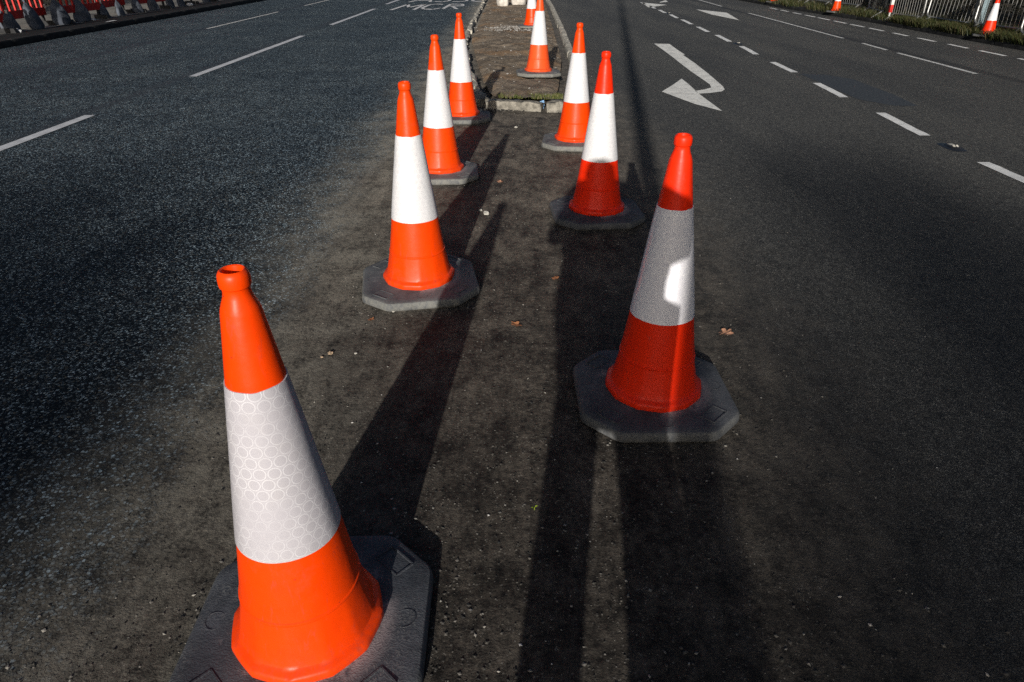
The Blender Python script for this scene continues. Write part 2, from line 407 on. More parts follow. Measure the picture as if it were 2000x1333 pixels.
# median: soil bed with uneven surface, nose towards the camera at y = 7.9
def med_left(y):
    pts = [(7.86, -.20), (8.5, -.36), (9.3, -.47), (10.5, -.58), (14, -.87), (20, -.93), (60, -1.0)]
    for (a, xa), (b, xb) in zip(pts, pts[1:]):
        if a <= y <= b: return xa + (xb - xa) * (y - a) / (b - a)
    return pts[0][1] if y < pts[0][0] else pts[-1][1]
def med_right(y):
    pts = [(7.86, .60), (9.0, .72), (11.4, .91), (16.9, 1.06), (24, 1.22), (60, 1.6)]
    for (a, xa), (b, xb) in zip(pts, pts[1:]):
        if a <= y <= b: return xa + (xb - xa) * (y - a) / (b - a)
    return pts[0][1] if y < pts[0][0] else pts[-1][1]
def soil_z(x, y):
    h = .088 + .030 * mnoise.noise((x * 2.1, y * 2.1, 3)) + .022 * mnoise.noise((x * 6, y * 6, 9)) + .010 * mnoise.noise((x * 17, y * 17, 1))
    h += .018 * mnoise.noise((x * .8, y * 1.4, 5))
    return max(.03, h)
ys = [8.02 + i * .045 for i in range(480)] + [29.7 + i * 1.2 for i in range(26)]
nx = 44; m = MB(); vs = []; fs = []
for y in ys:
    a, b = med_left(y) + .10, med_right(y) - .13
    for k in range(nx + 1):
        x = a + (b - a) * k / nx
        ed = min(k, nx - k) / nx
        vs.append((x, y, soil_z(x, y) - .035 * max(0, 1 - ed / .10)))
for j in range(len(ys) - 1):
    for k in range(nx):
        i = j * (nx + 1) + k; fs.append((i, i + 1, i + nx + 2, i + nx + 1))
m.add(vs, fs)
tag(m.build('median_soil', M['soil'], smooth=180), 'rutted brown soil of the median strip between the kerbs', 'soil', kind='structure')

def kerb_run(m, line, w, h, seglen, jit, top_in=.0, r=None):
    """a run of separate stones set end to end along a line of (x, y) points; each stone rounded by an inset top"""
    r = r or rng
    pts = [Vector((a, b, 0)) for a, b in line]; d = [0]
    for a, b in zip(pts, pts[1:]): d.append(d[-1] + (b - a).length)
    def at(s):
        for i in range(len(d) - 1):
            if s <= d[i + 1] + 1e-6:
                k = (s - d[i]) / (d[i + 1] - d[i]); return pts[i].lerp(pts[i + 1], k), (pts[i + 1] - pts[i]).normalized()
        return pts[-1], (pts[-1] - pts[-2]).normalized()
    s = 0
    while s < d[-1] - .05:
        L = min(seglen * r.uniform(.85, 1.15), d[-1] - s)
        p0, t0 = at(s + .006); p1, _ = at(s + L - .006)
        t = (p1 - p0).normalized(); nrm = Vector((-t.y, t.x, 0))
        hh = h + r.uniform(-jit, jit) * .35; off = nrm * r.uniform(-jit, jit) * .4
        n = max(3, int(L / .08)); rings = []
        for i in range(n + 1):
            c = p0.lerp(p1, i / n) + off
            e = .012 if i in (0, n) else 0
            def j(): return Vector((r.uniform(-jit, jit), r.uniform(-jit, jit), r.uniform(-jit, jit))) * .28
            ring = [c + nrm * 0 + Vector((0, 0, -.02)), c + Vector((0, 0, hh * .72 - e)) + j(), c - nrm * (.022 + e) + Vector((0, 0, hh - e)) + j(),
                    c - nrm * (w * .55) + Vector((0, 0, hh - e * .5)) + j(), c - nrm * (w - .02) + Vector((0, 0, hh - e)) + j(), c - nrm * w + Vector((0, 0, -.02))]
            rings.append(ring)
        m.rings(rings, True, True)
        s += L
m = MB()
kerb_run(m, [(.60, 7.86), (.72, 9.0), (.91, 11.4), (1.06, 16.9), (1.22, 24), (1.6, 60)][::1], -.12 * -1, .10, .9, .010)
tag(m.build('kerb', M['kerb_grey'], smooth=40), 'grey stone kerb along the right edge of the median', 'kerb', kind='structure')
m = MB()
kerb_run(m, [(-1.0, 60), (-.93, 20), (-.87, 14), (-.58, 10.5), (-.47, 9.3), (-.36, 8.5)], .11, .088, .48, .055)
tag(m.build('kerb', M['kerb_grey'], smooth=40), 'low broken kerb stones along the left edge of the median', 'kerb', kind='structure')
m = MB()
kerb_run(m, [(-.37, 8.50), (-.335, 8.12), (-.20, 7.90), (.18, 7.81), (.60, 7.83)], .20, .100, .62, .050)
nose = m.build('kerb', M['stone'], smooth=50)
tag(nose, 'rough pale kerb stones closing the near end of the median', 'kerb', kind='structure')
m = MB()
for k in range(9):
    a = rng.uniform(-.022, .022); b = .01 + rng.uniform(0, .075)
    m.box((.335 + a, 7.790 + a * .05 - .012, b), (rng.uniform(.006, .016), .004, rng.uniform(.010, .022)), Euler((0, rng.uniform(-.4, .4), .1)).to_matrix())
m.build('paint_mark', M['blue'], parent=nose)

# left footway and kerb
m = MB(); kerb_run(m, [(-9.35, 60), (-9.33, 20), (-9.35, 12), (-9.5, -20)], .17, .115, .91, .006)
tag(m.build('kerb', M['kerb_dark'], smooth=40), 'dark kerb in front of the red barriers', 'kerb', kind='structure')
sheet('footway', [(-10.15, -20), (-9.50, -20), (-9.50, 60), (-10.15, 60)], .108, M['tarmac'], label='strip of black tarmac footway behind the dark kerb', cat='footway')
sheet('footway', [(-14.5, -20), (-10.15, -20), (-10.15, 60), (-14.5, 60)], .106, M['flag'], label='pale paved footway under the red barriers', cat='footway')

# right kerb, verge
def kerb_r(y):
    pts = [(-20, 9.2), (13, 9.2), (20, 9.17), (21.2, 9.03), (24, 8.78), (30, 8.62), (60, 8.4)]
    for (a, xa), (b, xb) in zip(pts, pts[1:]):
        if a <= y <= b: return xa + (xb - xa) * (y - a) / (b - a)
    return 9.2
m = MB(); kerb_run(m, [(9.2, -20), (9.2, 13), (9.17, 20), (9.03, 21.2), (8.78, 24), (8.62, 30), (8.4, 60)], .14, .10, .91, .012)
tag(m.build('kerb', M['kerb_dark'], smooth=40), 'dark mossy kerb below the grass verge', 'kerb', kind='structure')
def verge_z(x, y):
    d = x - kerb_r(y)
    h = .09 + .06 * min(1, max(0, (d - .05) / .5)) + .03 * mnoise.noise((x * 2, y * 2, 8)) * min(1, max(0, d * 3))
    return h
m = MB(); vs = []; fs = []; NY = 220; NX = 26
for j in range(NY + 1):
    y = 8 + j * .24
    for k in range(NX + 1):
        x = kerb_r(y) + .12 + (k / NX) ** 1.6 * 12
        vs.append((x, y, verge_z(x, y)))
for j in range(NY):
    for k in range(NX):
        i = j * (NX + 1) + k; fs.append((i, i + 1, i + NX + 2, i + NX + 1))
m.add(vs, fs); tag(m.build('verge', M['earth'], smooth=180), 'earth verge behind the right kerb', 'verge', kind='structure')

def blades(name, spots, hmin, hmax, w, mat, label, lean=.5, seed=3):
    r = random.Random(seed); m = MB()
    for (x, y, z) in spots:
        a = r.uniform(0, 2 * PI); h = r.uniform(hmin, hmax); l = r.uniform(.1, lean) * h; b = r.uniform(0, 2 * PI); ww = w * r.uniform(.6, 1.3)
        dx, dy = math.cos(a) * ww, math.sin(a) * ww; lx, ly = math.cos(b) * l, math.sin(b) * l
        m.add([(x - dx, y - dy, z - .01), (x + dx, y + dy, z - .01), (x + lx * .4 + dx * .7, y + ly * .4 + dy * .7, z + h * .62), (x + lx * .4 - dx * .7, y + ly * .4 - dy * .7, z + h * .62), (x + lx, y + ly, z + h)],
              [(0, 1, 2, 3), (3, 2, 4)])
    return tag(m.build(name, mat), label, 'grass', kind='stuff')
sp = []
r = random.Random(5)
while len(sp) < 26000:
    y = r.uniform(10, 32); d = abs(r.gauss(.06, .32)) - .02
    if y > 18 and r.random() < .75: continue
    x = kerb_r(y) + .02 + d
    if mnoise.noise((x * 1.5, y * 1.5, 0)) + r.uniform(-.35, .35) < -.12: continue
    sp.append((x, y, verge_z(x, y) - .01))
blades('grass', sp, .05, .19, .007, M['grass'], 'rough grass growing over the right kerb below the steel barriers', 1.1)
sp = []
while len(sp) < 900:
    x = r.uniform(-.16, .58); y = 8.00 + abs(r.gauss(0, .13))
    if mnoise.noise((x * 4.5, y * 4.5, 2)) + r.uniform(-.35, .35) < .12: continue
    sp.append((x, y, soil_z(x, y) - .004))
M['grass_light'] = island_mat('pale_grass_blades', [(.05, .075, .015), (.10, .13, .03), (.19, .18, .06), (.07, .095, .02), (.26, .22, .11)], .6, .3)
blades('grass', sp, .010, .045, .0022, M['grass_light'], 'short green grass along the end of the median behind the pale kerb', 1.0, 4)

def stones(name, spots, mat, label, seed, flat=.6):
    r = random.Random(seed); m = MB()
    base = [Vector(p).normalized() for p in [(1, 0, 0), (-1, 0, 0), (0, 1, 0), (0, -1, 0), (0, 0, 1), (0, 0, -1)]]
    fs = [(0, 2, 4), (2, 1, 4), (1, 3, 4), (3, 0, 4), (2, 0, 5), (1, 2, 5), (3, 1, 5), (0, 3, 5)]
    for (x, y, z, s) in spots:
        e = Euler((r.uniform(-.4, .4), r.uniform(-.4, .4), r.uniform(0, 6.3))).to_matrix()
        sc = Vector((r.uniform(.7, 1.3), r.uniform(.7, 1.3), r.uniform(.6, 1) * flat)) * s
        m.add([e @ Vector((b.x * sc.x * r.uniform(.75, 1.2), b.y * sc.y * r.uniform(.75, 1.2), b.z * sc.z * r.uniform(.8, 1.2))) + Vector((x, y, z + s * flat * .35)) for b in base], fs)
    return tag(m.build(name, mat), label, 'gravel', kind='stuff')
# dark crumbs of bitumen and grit worked loose along the dusty strip
sp = []
r = random.Random(11)
while len(sp) < 9000:
    y = .7 + 9 * r.random() ** 1.7; x = r.gauss(-.15, .75)
    if abs(x) > 2.6: continue
    if mnoise.noise((x * 2.3, y * 2.3, 4)) + r.uniform(-.5, .5) < .05: continue
    sp.append((x, y, 0, r.choice((.0022, .003, .003, .004, .0055))))
for (cx, cy) in ((-.477, 3.193), (-.503, 1.116), (-.556, 5.22), (.542, 2.168), (.555, 4.281), (.569, 6.212)):
    for k in range(170):
        a = r.uniform(0, 6.283); d = .30 + abs(r.gauss(0, .035)); q_ = max(abs(math.cos(a)), abs(math.sin(a)))
        sp.append((cx + math.cos(a) * min(d / q_, d * 1.12), cy + math.sin(a) * min(d / q_, d * 1.12), 0, r.choice((.002, .003, .003, .0045, .006))))
for k in range(900):
    sp.append((r.uniform(-.45, .75), 7.79 - abs(r.gauss(0, .06)), 0, r.choice((.004, .006, .009, .014, .018))))
stones('grit', sp, M['grit'], 'loose dark grit lying between the cones', 12)
sp = []
while len(sp) < 430:
    y = .8 + 17 * r.random() ** 1.4; x = r.gauss(.9, .75) if r.random() < .75 else r.gauss(-.6, .5)
    if x < -1.3 or x > 3.4: continue
    sp.append((x, y, 0, r.choice((.0012, .0016, .002, .0025, .003, .005))))
stones('pale_grit', sp, M['palegrit'], 'pale stone chips scattered on the blacktop right of the cones', 13)
sp = []
for k in range(620):
    x = r.gauss(.0, .30); y = r.gauss(16.2, .30)
    sp.append((x, y, soil_z(x, y) + .03 * math.exp(-((x) ** 2 / .2 + (y - 16.2) ** 2 / .15)), r.choice((.012, .016, .02, .028))))
for k in range(420):
    y = r.uniform(8.2, 26); x = r.uniform(med_left(y) + .15, med_right(y) - .15)
    sp.append((x, y, soil_z(x, y), r.choice((.006, .009, .012, .018))))
stones('rubble', sp, M['rubble'], 'stone rubble strewn over the soil of the median', 14)

# ------------------------------------------------------------------ road markings
def poly_mark(name, polys, mat, label, z=.004, cat='road marking', group=None):
    m = MB()
    for p in polys: m.add([(a, b, z) for a, b in p], [tuple(range(len(p)))])
    o = m.build(name, mat)
    # face up
    bm = bmesh.new(); bm.from_mesh(o.data)
    for f in bm.faces:
        f.normal_update()
        if f.normal.z < 0: f.normal_flip()
    bmesh.ops.triangulate(bm, faces=bm.faces[:]); bm.to_mesh(o.data); bm.free()
    return tag(o, label, cat, group, 'structure')
def dash(x0, y0, x1, y1, w, skew=.0, r=rng):
    p = []
    n = 8
    for i in range(n + 1):
        k = i / n; p.append((x0 + (x1 - x0) * k + r.uniform(-.004, .004), y0 + (y1 - y0) * k))
    q = [(a + w + r.uniform(-.004, .004), b) for a, b in p]
    return p + q[::-1]
G1 = 'broken white lane line on the left carriageway'
for x0, a, b in ((-4.62, 1.6, 7.45), (-4.56, 10.1, 15.65), (-4.50, 18.25, 23.95), (-4.44, 26.3, 31.9), (-4.4, 34.5, 40)):
    poly_mark('lane_marking', [dash(x0, a, x0 + .06, b, .115)], M['line_left'], 'long white dash of the lane line left of the cones', group=G1)
for x0, a, b in ((-7.12, 17.2, 22.6), (-7.06, 25.5, 31)):
    poly_mark('lane_marking', [dash(x0, a, x0 + .03, b, .07)], M['line_worn'], 'thin worn dash of the far left lane line', group='worn lane line by the left kerb')
G2 = 'short white dashes beside the turn arrows'
for x0, y0, x1, y1 in ((3.84, 4.45, 3.85, 5.58), (3.87, 6.53, 3.95, 7.60), (3.96, 8.52, 4.03, 9.57), (4.08, 10.52, 4.13, 11.61), (4.17, 12.58, 4.27, 13.79), (4.27, 14.57, 4.35, 15.85), (4.33, 16.52, 4.40, 17.77),
                       (4.41, 18.46, 4.48, 19.84), (4.46, 20.34, 4.53, 21.63), (4.50, 22.22, 4.57, 23.52), (4.55, 24.2, 4.62, 25.5), (4.6, 26.3, 4.67, 27.5), (3.80, 2.4, 3.82, 3.55)):
    poly_mark('lane_marking', [dash(x0, y0, x1, y1, .105)], M['line'], 'short white dash of the line beside the turn arrows', group=G2)
for x0, y0, x1, y1 in ((6.68, 10.39, 6.74, 12.8), (6.74, 13.2, 6.80, 14.3), (6.80, 15.2, 6.98, 22.2), (7.0, 25.2, 7.2, 30)):
    poly_mark('lane_marking', [dash(x0, y0, x1, y1, .075)], M['line_worn'], 'worn thin dash of the lane line towards the grass verge', group='worn lane line on the right carriageway')
for a, b in ((11.69, 12.06), (12.39, 13.14), (13.48, 14.14), (14.59, 15.26), (15.66, 16.32), (16.72, 17.46), (17.72, 18.48), (18.70, 19.46), (19.70, 20.54), (20.72, 21.46), (21.75, 22.4), (22.8, 23.5), (23.8, 24.5), (9.9, 10.8)):
    poly_mark('lane_marking', [dash(8.37, a if a != 11.69 else 11.25, 8.38, b, .085)], M['line'], 'short white dash of the edge line along the grass verge', group='edge line dashes by the right kerb')

arrow = [[(2.75, 14.20), (3.04, 14.15), (2.985, 12.93), (2.985, 12.55), (2.935, 12.5), (2.90, 11.43), (2.84, 10.4), (2.79, 9.75), (2.755, 9.30), (2.715, 9.07), (2.64, 8.92), (2.45, 8.80), (2.31, 8.76),
          (2.31, 8.95), (2.46, 9.06), (2.575, 9.20), (2.62, 9.42), (2.63, 9.80), (2.64, 10.62), (2.67, 11.5), (2.70, 12.17), (2.73, 13.2)],
         [(2.31, 7.68), (2.10, 8.10), (1.88, 8.90), (2.12, 9.40), (2.355, 9.93), (2.345, 9.44), (2.32, 8.95), (2.31, 8.76), (2.31, 8.32)]]
poly_mark('direction_arrow', arrow, M['arrow'], 'worn white turn arrow with bent shaft nearest the cones', cat='road arrow')
poly_mark('direction_arrow', [[(4.70, 27.4), (4.49, 24.72), (5.0, 25.45), (5.36, 26.04), (5.12, 26.46)], [(5.37, 27.3), (5.40, 27.6), (5.87, 28.8), (5.75, 27.8)]], M['arrow'], 'small white arrow head farthest up the lane beside the dashes', cat='road arrow')
poly_mark('direction_arrow', [[(5.83, 23.76), (5.77, 21.63), (6.00, 19.68), (6.30, 21.6), (6.41, 22.34)]], M['arrow'], 'long slim white arrow head beyond the short dashes', cat='road arrow')
# lettering: MCR, and above it A556
def strokes(lines, wx=.055, wy=.16):
    out = []
    for ln in lines:
        for (a, b), (c, d) in zip(ln, ln[1:]):
            if abs(c - a) * 2.2 > abs(d - b): out.append([(a, b - wy), (c, d - wy), (c, d + wy), (a, b + wy)])
            else: out.append([(a - wx, b), (a + wx, b), (c + wx, d), (c - wx, d)])
    return out
poly_mark('road_lettering', strokes([[(-3.78, 23.4), (-3.62, 26.2), (-3.38, 24.6), (-3.04, 26.3), (-3.08, 23.5)], [(-2.40, 26.2), (-2.66, 26.4), (-2.84, 25.9), (-2.92, 24.4), (-2.78, 23.8), (-2.50, 23.7), (-2.33, 24.3)],
                                     [(-2.20, 24.0), (-2.14, 26.35), (-1.72, 26.3), (-1.66, 25.4), (-2.10, 25.3)], [(-2.02, 25.3), (-1.76, 23.9)]]), M['text'], 'white letters MCR painted on the left carriageway', z=.0045, cat='road lettering')
poly_mark('road_lettering', strokes([[(-3.76, 27.5), (-3.30, 31), (-3.0, 27.6)], [(-3.6, 28.6), (-3.1, 28.6)], [(-2.86, 27.9), (-2.56, 27.7), (-2.36, 28.4), (-2.42, 29.3), (-2.8, 29.5), (-2.76, 31), (-2.36, 31)],
                                     [(-2.20, 27.9), (-1.9, 27.8), (-1.70, 28.4), (-1.74, 29.3), (-2.1, 29.5), (-2.1, 31), (-1.7, 31)], [(-1.0, 30.8), (-1.3, 31), (-1.46, 29.5), (-1.48, 28.2), (-1.3, 27.9), (-1.0, 28.1), (-.95, 29), (-1.4, 29.4)]]),
          M['text'], 'white characters A556 painted on the left carriageway beyond the letters', z=.0045, cat='road lettering')
# patches of newer surfacing
poly_mark('road_patch', [[(4.16, 10.4), (4.5, 10.3), (4.72, 9.9), (4.70, 8.7), (4.62, 7.98), (4.34, 8.0), (4.12, 8.4)]], M['dark_patch'], 'dark blue grey patch in the asphalt beside the short dashes', z=.002, cat='road patch')

def road_stud(x, y, label):
    e = empty('road_stud', (x, y, 0), 0, label, 'cat eye', 'cat eyes along the short dashes')
    m = MB(); m.rings([[Vector((math.copysign(1, math.cos(t)) * a * abs(math.cos(t)) ** .6, math.copysign(1, math.sin(t)) * b * abs(math.sin(t)) ** .6, z)) for t in [2 * PI * k / 24 for k in range(24)]] for a, b, z in ((.075, .16, .001), (.068, .15, .005), (.042, .09, .006), (.038, .08, .013), (.03, .07, .018))], False, True)
    m.build('housing', M['black'], e, 40)
    m = MB()
    for s in (-1, 1): m.box((s * .014, -.05, .017), (.009, .018, .006), Euler((.5, 0, 0)).to_matrix())
    m.box((0, .01, .019), (.020, .035, .004))
    m.build('lens', M['pebble'], e)
road_stud(3.93, 6.09, 'cat eye stud set in the road nearest the camera among the dashes')
road_stud(4.38, 14.21, 'cat eye stud set in the road between the middle dashes')
road_stud(4.62, 22.02, 'cat eye stud farthest up the dashed line')

# ------------------------------------------------------------------ traffic cones
NSEG = 96
def cone_r(z):
    pts = [(.078, .1815), (.088, .1655), (.10, .1580), (.204, .1365), (.916, .0372), (.930, .0330), (.945, .0272), (.957, .0245)]
    for (a, ra), (b, rb) in zip(pts, pts[1:]):
        if a <= z <= b: return ra + (rb - ra) * (z - a) / (b - a)
def ring(r, z, facet=0.0, n=NSEG):
    out = []
    for k in range(n):
        t = 2 * PI * k / n
        d = (t % (PI / 6)) - PI / 12
        poly = r * math.cos(PI / 12) / math.cos(d) * 1.012
        out.append(Vector((math.cos(t), math.sin(t), 0)) * (r * (1 - facet) + poly * facet) + Vector((0, 0, z)))
    return out
def make_cone(mat_body, mat_sleeve):
    e = empty('traffic_cone', (0, 0, 0))
    # rubber base: square with cut corners, domed towards the skirt
    hw, ch = .293, .122
    N = 160
    def oct(k, s):
        t = 2 * PI * k / N; c, q = abs(math.cos(t)), abs(math.sin(t))
        Rr = 0
        for o_ in (-.055, -.028, 0, .028, .055):
            c, q = abs(math.cos(t + o_)), abs(math.sin(t + o_)); Rr += min(hw / max(c, q), (2 * hw - ch) / (c + q)) / 5
        return Vector((math.cos(t), math.sin(t), 0)) * Rr * s
    def rg(s, z, mixc=0, rc=.2): return [oct(k, s).lerp(Vector((math.cos(2 * PI * k / N), math.sin(2 * PI * k / N), 0)) * rc, mixc) + Vector((0, 0, z)) for k in range(N)]
    m = MB(); m.rings([rg(.975, .0), rg(.995, .006), rg(1.0, .014), rg(.992, .032), rg(.972, .041), rg(.94, .0445), rg(.86, .046), rg(.80, .048, .5, .21), rg(.7, .052, 1, .19), rg(.5, .053, 1, .12)], True, True)
    for k in range(4):
        t = PI / 4 + k * PI / 2; rt = Matrix.Rotation(t, 3, 'Z'); c = Vector((math.cos(t), math.sin(t), 0)) * .262
        for a, b, h1, h2 in ((0, .028, .045, .0022), (0, -.028, .045, .0022), (.045, 0, .0022, .028), (-.045, 0, .0022, .028)):
            m.box(c + rt @ Vector((b, a, 0)) + Vector((0, 0, .0475)), (h2 if a == 0 else .028, h1 if a == 0 else .0022, .0025), rt)
        t2 = k * PI / 2
        cc = Vector((math.cos(t2), math.sin(t2), 0)) * .236
        pts = [cc + Vector((math.cos(q), math.sin(q), 0)) * .026 + Vector((0, 0, .048)) for q in [2 * PI * i / 20 for i in range(21)]]
        m.tube(pts, .0006, 5)
    base = m.build('rubber_base', M['rubber'], e, 35)
    # body
    rs = [ring(.170, .050, .7), ring(.180, .052, .7), ring(.1825, .058, .7), ring(.1822, .070, .7), ring(.1805, .0750, .7), ring(.1755, .0790, .6), ring(.168, .0825, .5), ring(.1620, .087, .5), ring(.1585, .096, .42), ring(.148, .148, .36), ring(.1395, .189, .3), ring(.1378, .1985, .15),
          ring(.1390, .2005, 0), ring(.1396, .204, 0), ring(.1390, .2075, 0), ring(.1362, .2095, 0)]
    for i in range(1, 9): z = .21 + (.916 - .21) * i / 8; rs.append(ring(cone_r(z) if z < .916 else .0372, z))
    rs += [ring(.0352, .924), ring(.0315, .934), ring(.0270, .945), ring(.0249, .954), ring(.0246, .961), ring(.0252, .9635), ring(.0280, .966), ring(.0288, .970), ring(.0289, .982), ring(.0280, .989), ring(.0250, .995), ring(.0215, .9975), ring(.0185, .996),
           ring(.0175, .990), ring(.0180, .94), ring(.03, .88)]
    m = MB(); m.rings(rs)
    body = m.build('cone_body', mat_body, e, 32)
    # moulding seam down one side
    m = MB(); sx = []
    for z in (.215, .36, .377): sx.append((cone_r(z) + .0002, 0, z))
    # sleeve
    z0, z1 = .374, .768
    slope = (.1130 - .058) / (.767 - .377); al = math.atan(slope)
    m = MB(); rr = []; uvs = []
    nz = 16
    for i in range(nz + 3):
        z = z0 + (z1 - z0) * min(max(i - 1, 0), nz) / nz
        r_ = cone_r(z) + (.0022 if 0 < i < nz + 2 else .0002)
        rg2 = ring(r_, z)
        for k in range(NSEG):
            a_ = 2 * PI * k / NSEG
            if i < 2 or i > nz: rg2[k].z += .0022 * mnoise.noise((math.cos(a_) * 2.2, math.sin(a_) * 2.2, 3.0 + (i > 2) * 7))
            f_ = 1 + .010 * mnoise.noise((math.cos(a_) * 2.5, math.sin(a_) * 2.5, z * 9)) * (0 < i < nz + 2)
            rg2[k].x *= max(f_, .997); rg2[k].y *= max(f_, .997)
        rr.append(rg2)
        s = (cone_r(z) / math.sin(al))
        for k in range(NSEG):
            ph = ((2 * PI * k / NSEG) + 2 * PI - PI / 2) % (2 * PI) - PI
            uvs.append((s * math.sin(ph * math.sin(al)), s * math.cos(ph * math.sin(al))))
    m.rings(rr); m.uv = uvs
    sl = m.build('reflective_sleeve', mat_sleeve, e, 40)
    m = MB(); b = []
    for dphi in (.0, .06):
        pass
    ang = R(-38)
    vs = []; 
    for i in range(9):
        z = z0 + .004 + (z1 - z0 - .008) * i / 8
        for dth in (0, .20):
            for off in (.0023, .0036):
                a = ang + dth * (1 if off > .003 else 1) ; r_ = cone_r(z) + off
                vs.append((math.cos(a) * r_, math.sin(a) * r_, z))
    fs = []
    for i in range(8):
        q = i * 4; p = q + 4
        fs += [(q + 1, q + 3, p + 3, p + 1), (q, q + 1, p + 1, p), (q + 3, q + 2, p + 2, p + 3)]
    return e, base, body, sl
proto = make_cone(M['orange'], M['sleeve'])
def cone_copy(src, name_group, loc, rz, label, dust, scale=1.0, body=None, sleeve=None, tilt=(0, 0), first=False):
    e = src if first else copy_tree(src)
    e.location = loc; e.rotation_euler = (tilt[0], tilt[1], rz); e.scale = (scale,) * 3
    tag(e, label, 'traffic cone', name_group)
    for c in [x for x in bpy.data.objects if x.parent == e]:
        if c.name.startswith('rubber_base'): c.color = (dust, 0, 0, 1)
        if c.name.startswith('cone_body') and body:
            c.data = c.data.copy(); c.data.materials[0] = body
        if c.name.startswith('reflective_sleeve') and sleeve:
            c.data = c.data.copy(); c.data.materials[0] = sleeve
    return e
GC = 'traffic cones around the end of the median'
cone_copy(proto[0], GC, (-.477, 3.193, 0), R(10), 'second cone of the left row, its base crossed by a neighbour\'s shadow, beside the chippings', .55, first=True, tilt=(R(.3), R(-.3)))
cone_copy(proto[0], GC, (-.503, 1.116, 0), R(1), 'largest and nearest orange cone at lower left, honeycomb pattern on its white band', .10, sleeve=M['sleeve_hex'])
cone_copy(proto[0], GC, (-.556, 5.220, 0), R(4), 'third cone of the left row, half hidden behind the second', .75, tilt=(R(-.4), R(.4)))
cone_copy(proto[0], GC, (-.518, 7.299, 0), R(2), 'last cone of the left row, standing by the broken kerb corner of the median', .55)
cone_copy(proto[0], GC, (.542, 2.168, 0), R(1), 'nearest cone of the right row, mostly in the photographer\'s shadow with only its top lit', .22, sleeve=M['sleeve_hex_lifted'], body=M['orange_shade_red'])
cone_copy(proto[0], GC, (.555, 4.281, 0), R(4), 'second cone of the right row, red lower half in shadow and band glowing white', .12, body=M['orange_shade_red'])
cone_copy(proto[0], GC, (.569, 6.212, 0), R(-6), 'third cone of the right row, just beyond the pale kerb\'s right end', .9)
cone_copy(proto[0], GC, (.352, 9.62, .100), R(2), 'faded cone standing on the median soil just behind the grass', .95, tilt=(R(-.8), R(.5)), body=M['orange_faded'])
cone_copy(proto[0], GC, (.44, 16.45, .105), R(5), 'cone on the median beside the rubble, overlapped by the faded cone', .9, tilt=(R(.5), R(-.8)))
GV = 'traffic cones on the grass verge by the steel barriers'
cone_copy(proto[0], GV, (9.37, 14.55, verge_z(9.37, 14.55) - .005), R(20), 'verge cone with a yellow warning lamp on its top', .4, .76, body=M['orange_shade_red'])
cone_copy(proto[0], GV, (9.16, 21.2, verge_z(9.16, 21.2) - .005), R(20), 'verge cone in front of the steel barriers, middle one of three', .4, .76)
cone_copy(proto[0], GV, (8.92, 25.7, verge_z(8.92, 25.7) - .005), R(20), 'farthest verge cone, only its orange foot in view', .4, .76)
# warning lamp on the verge cone
e = empty('warning_lamp', (9.37, 14.55, verge_z(9.37, 14.55) + .74), R(-20), 'yellow round warning lamp clipped on the verge cone', 'lamp')
m = MB(); m.box((0, 0, .0), (.05, .035, .06)); m.tube([(0, 0, -.06), (0, 0, -.10)], .02, 10); m.build('lamp_case', M['yellow'], e)
m = MB()
for s in (-1, 1): m.tube([(s * .075 - .03, -.05, .015 + s * .02), (s * .075 - .03, -.02, .015 + s * .02), (s * .075 - .03, .05, .015 + s * .02)], [.058, .075, .075], 20)
m.build('lamp_lens', M['yellow'], e, 40)

# ------------------------------------------------------------------ right verge: steel barriers, post, hedge
def make_barrier(L=1.55):
    e = empty('crowd_barrier', (0, 0, 0)); H = 1.1; b = .14
    m = MB(); c = .09
    pts = [(0, 0, b + c), (0, .03, b + .03), (0, c, b), (0, L - c, b), (0, L - .03, b + .03), (0, L, b + c), (0, L, H - c), (0, L - .03, H - .03), (0, L - c, H), (0, c, H), (0, .03, H - .03), (0, 0, H - c), (0, 0, b + c)]
    m.tube(pts, .019, 8, False); m.tube([(0, .02, .30), (0, .02, H - .1)], .024, 8)
    m.build('frame', M['galv'], e, 40)
    m = MB(); n = 13
    for k in range(1, n): m.tube([(0, L * k / n, b), (0, L * k / n, H)], .0050, 6)
    m.build('bars', M['galv'], e, 40)
    for yy in (.16, L - .16):
        m = MB(); m.tube([(-.25, yy, -.02), (0, yy, b + .01), (.25, yy, -.02)], [.018, .02, .018], 7); m.build('foot', M['galv'], e, 40)
    return e
B = make_barrier()
GB = 'steel crowd barriers along the grass verge'
runs = [((9.42, 12.15), (9.46, 13.75), 'steel barrier at the right picture edge beyond the lamp cone'), ((9.66, 13.9), (9.62, 15.48), 'steel barrier behind the lamp cone'), ((9.62, 15.58), (9.55, 17.22), 'steel barrier left of the pale blue post'),
        ((9.52, 17.3), (9.50, 18.72), 'steel barrier with the red and white striped post at its end'), ((9.42, 18.95), (9.72, 20.5), 'steel barrier swung askew, its near end towards the road'), ((9.66, 20.75), (9.58, 22.35), 'steel barrier behind the middle verge cone'),
        ((9.52, 22.45), (9.4, 24.0), 'steel barrier beyond the middle verge cone'), ((9.36, 24.1), (9.3, 25.65), 'steel barrier behind the farthest verge cone'), ((9.25, 25.75), (9.2, 27.3), 'steel barrier farthest up the verge')]
for i, ((x0, y0), (x1, y1), lb) in enumerate(runs):
    o = B if i == 0 else copy_tree(B)
    o.location = (x0, y0, verge_z(x0, y0) - .01); o.rotation_euler = (R(.6 * (-1) ** i), R((i * 37 % 5) - 2), math.atan2(-(x1 - x0), y1 - y0)); o.scale = (1, math.hypot(x1 - x0, y1 - y0) / 1.55, 1)
    tag(o, lb, 'crowd barrier', GB)
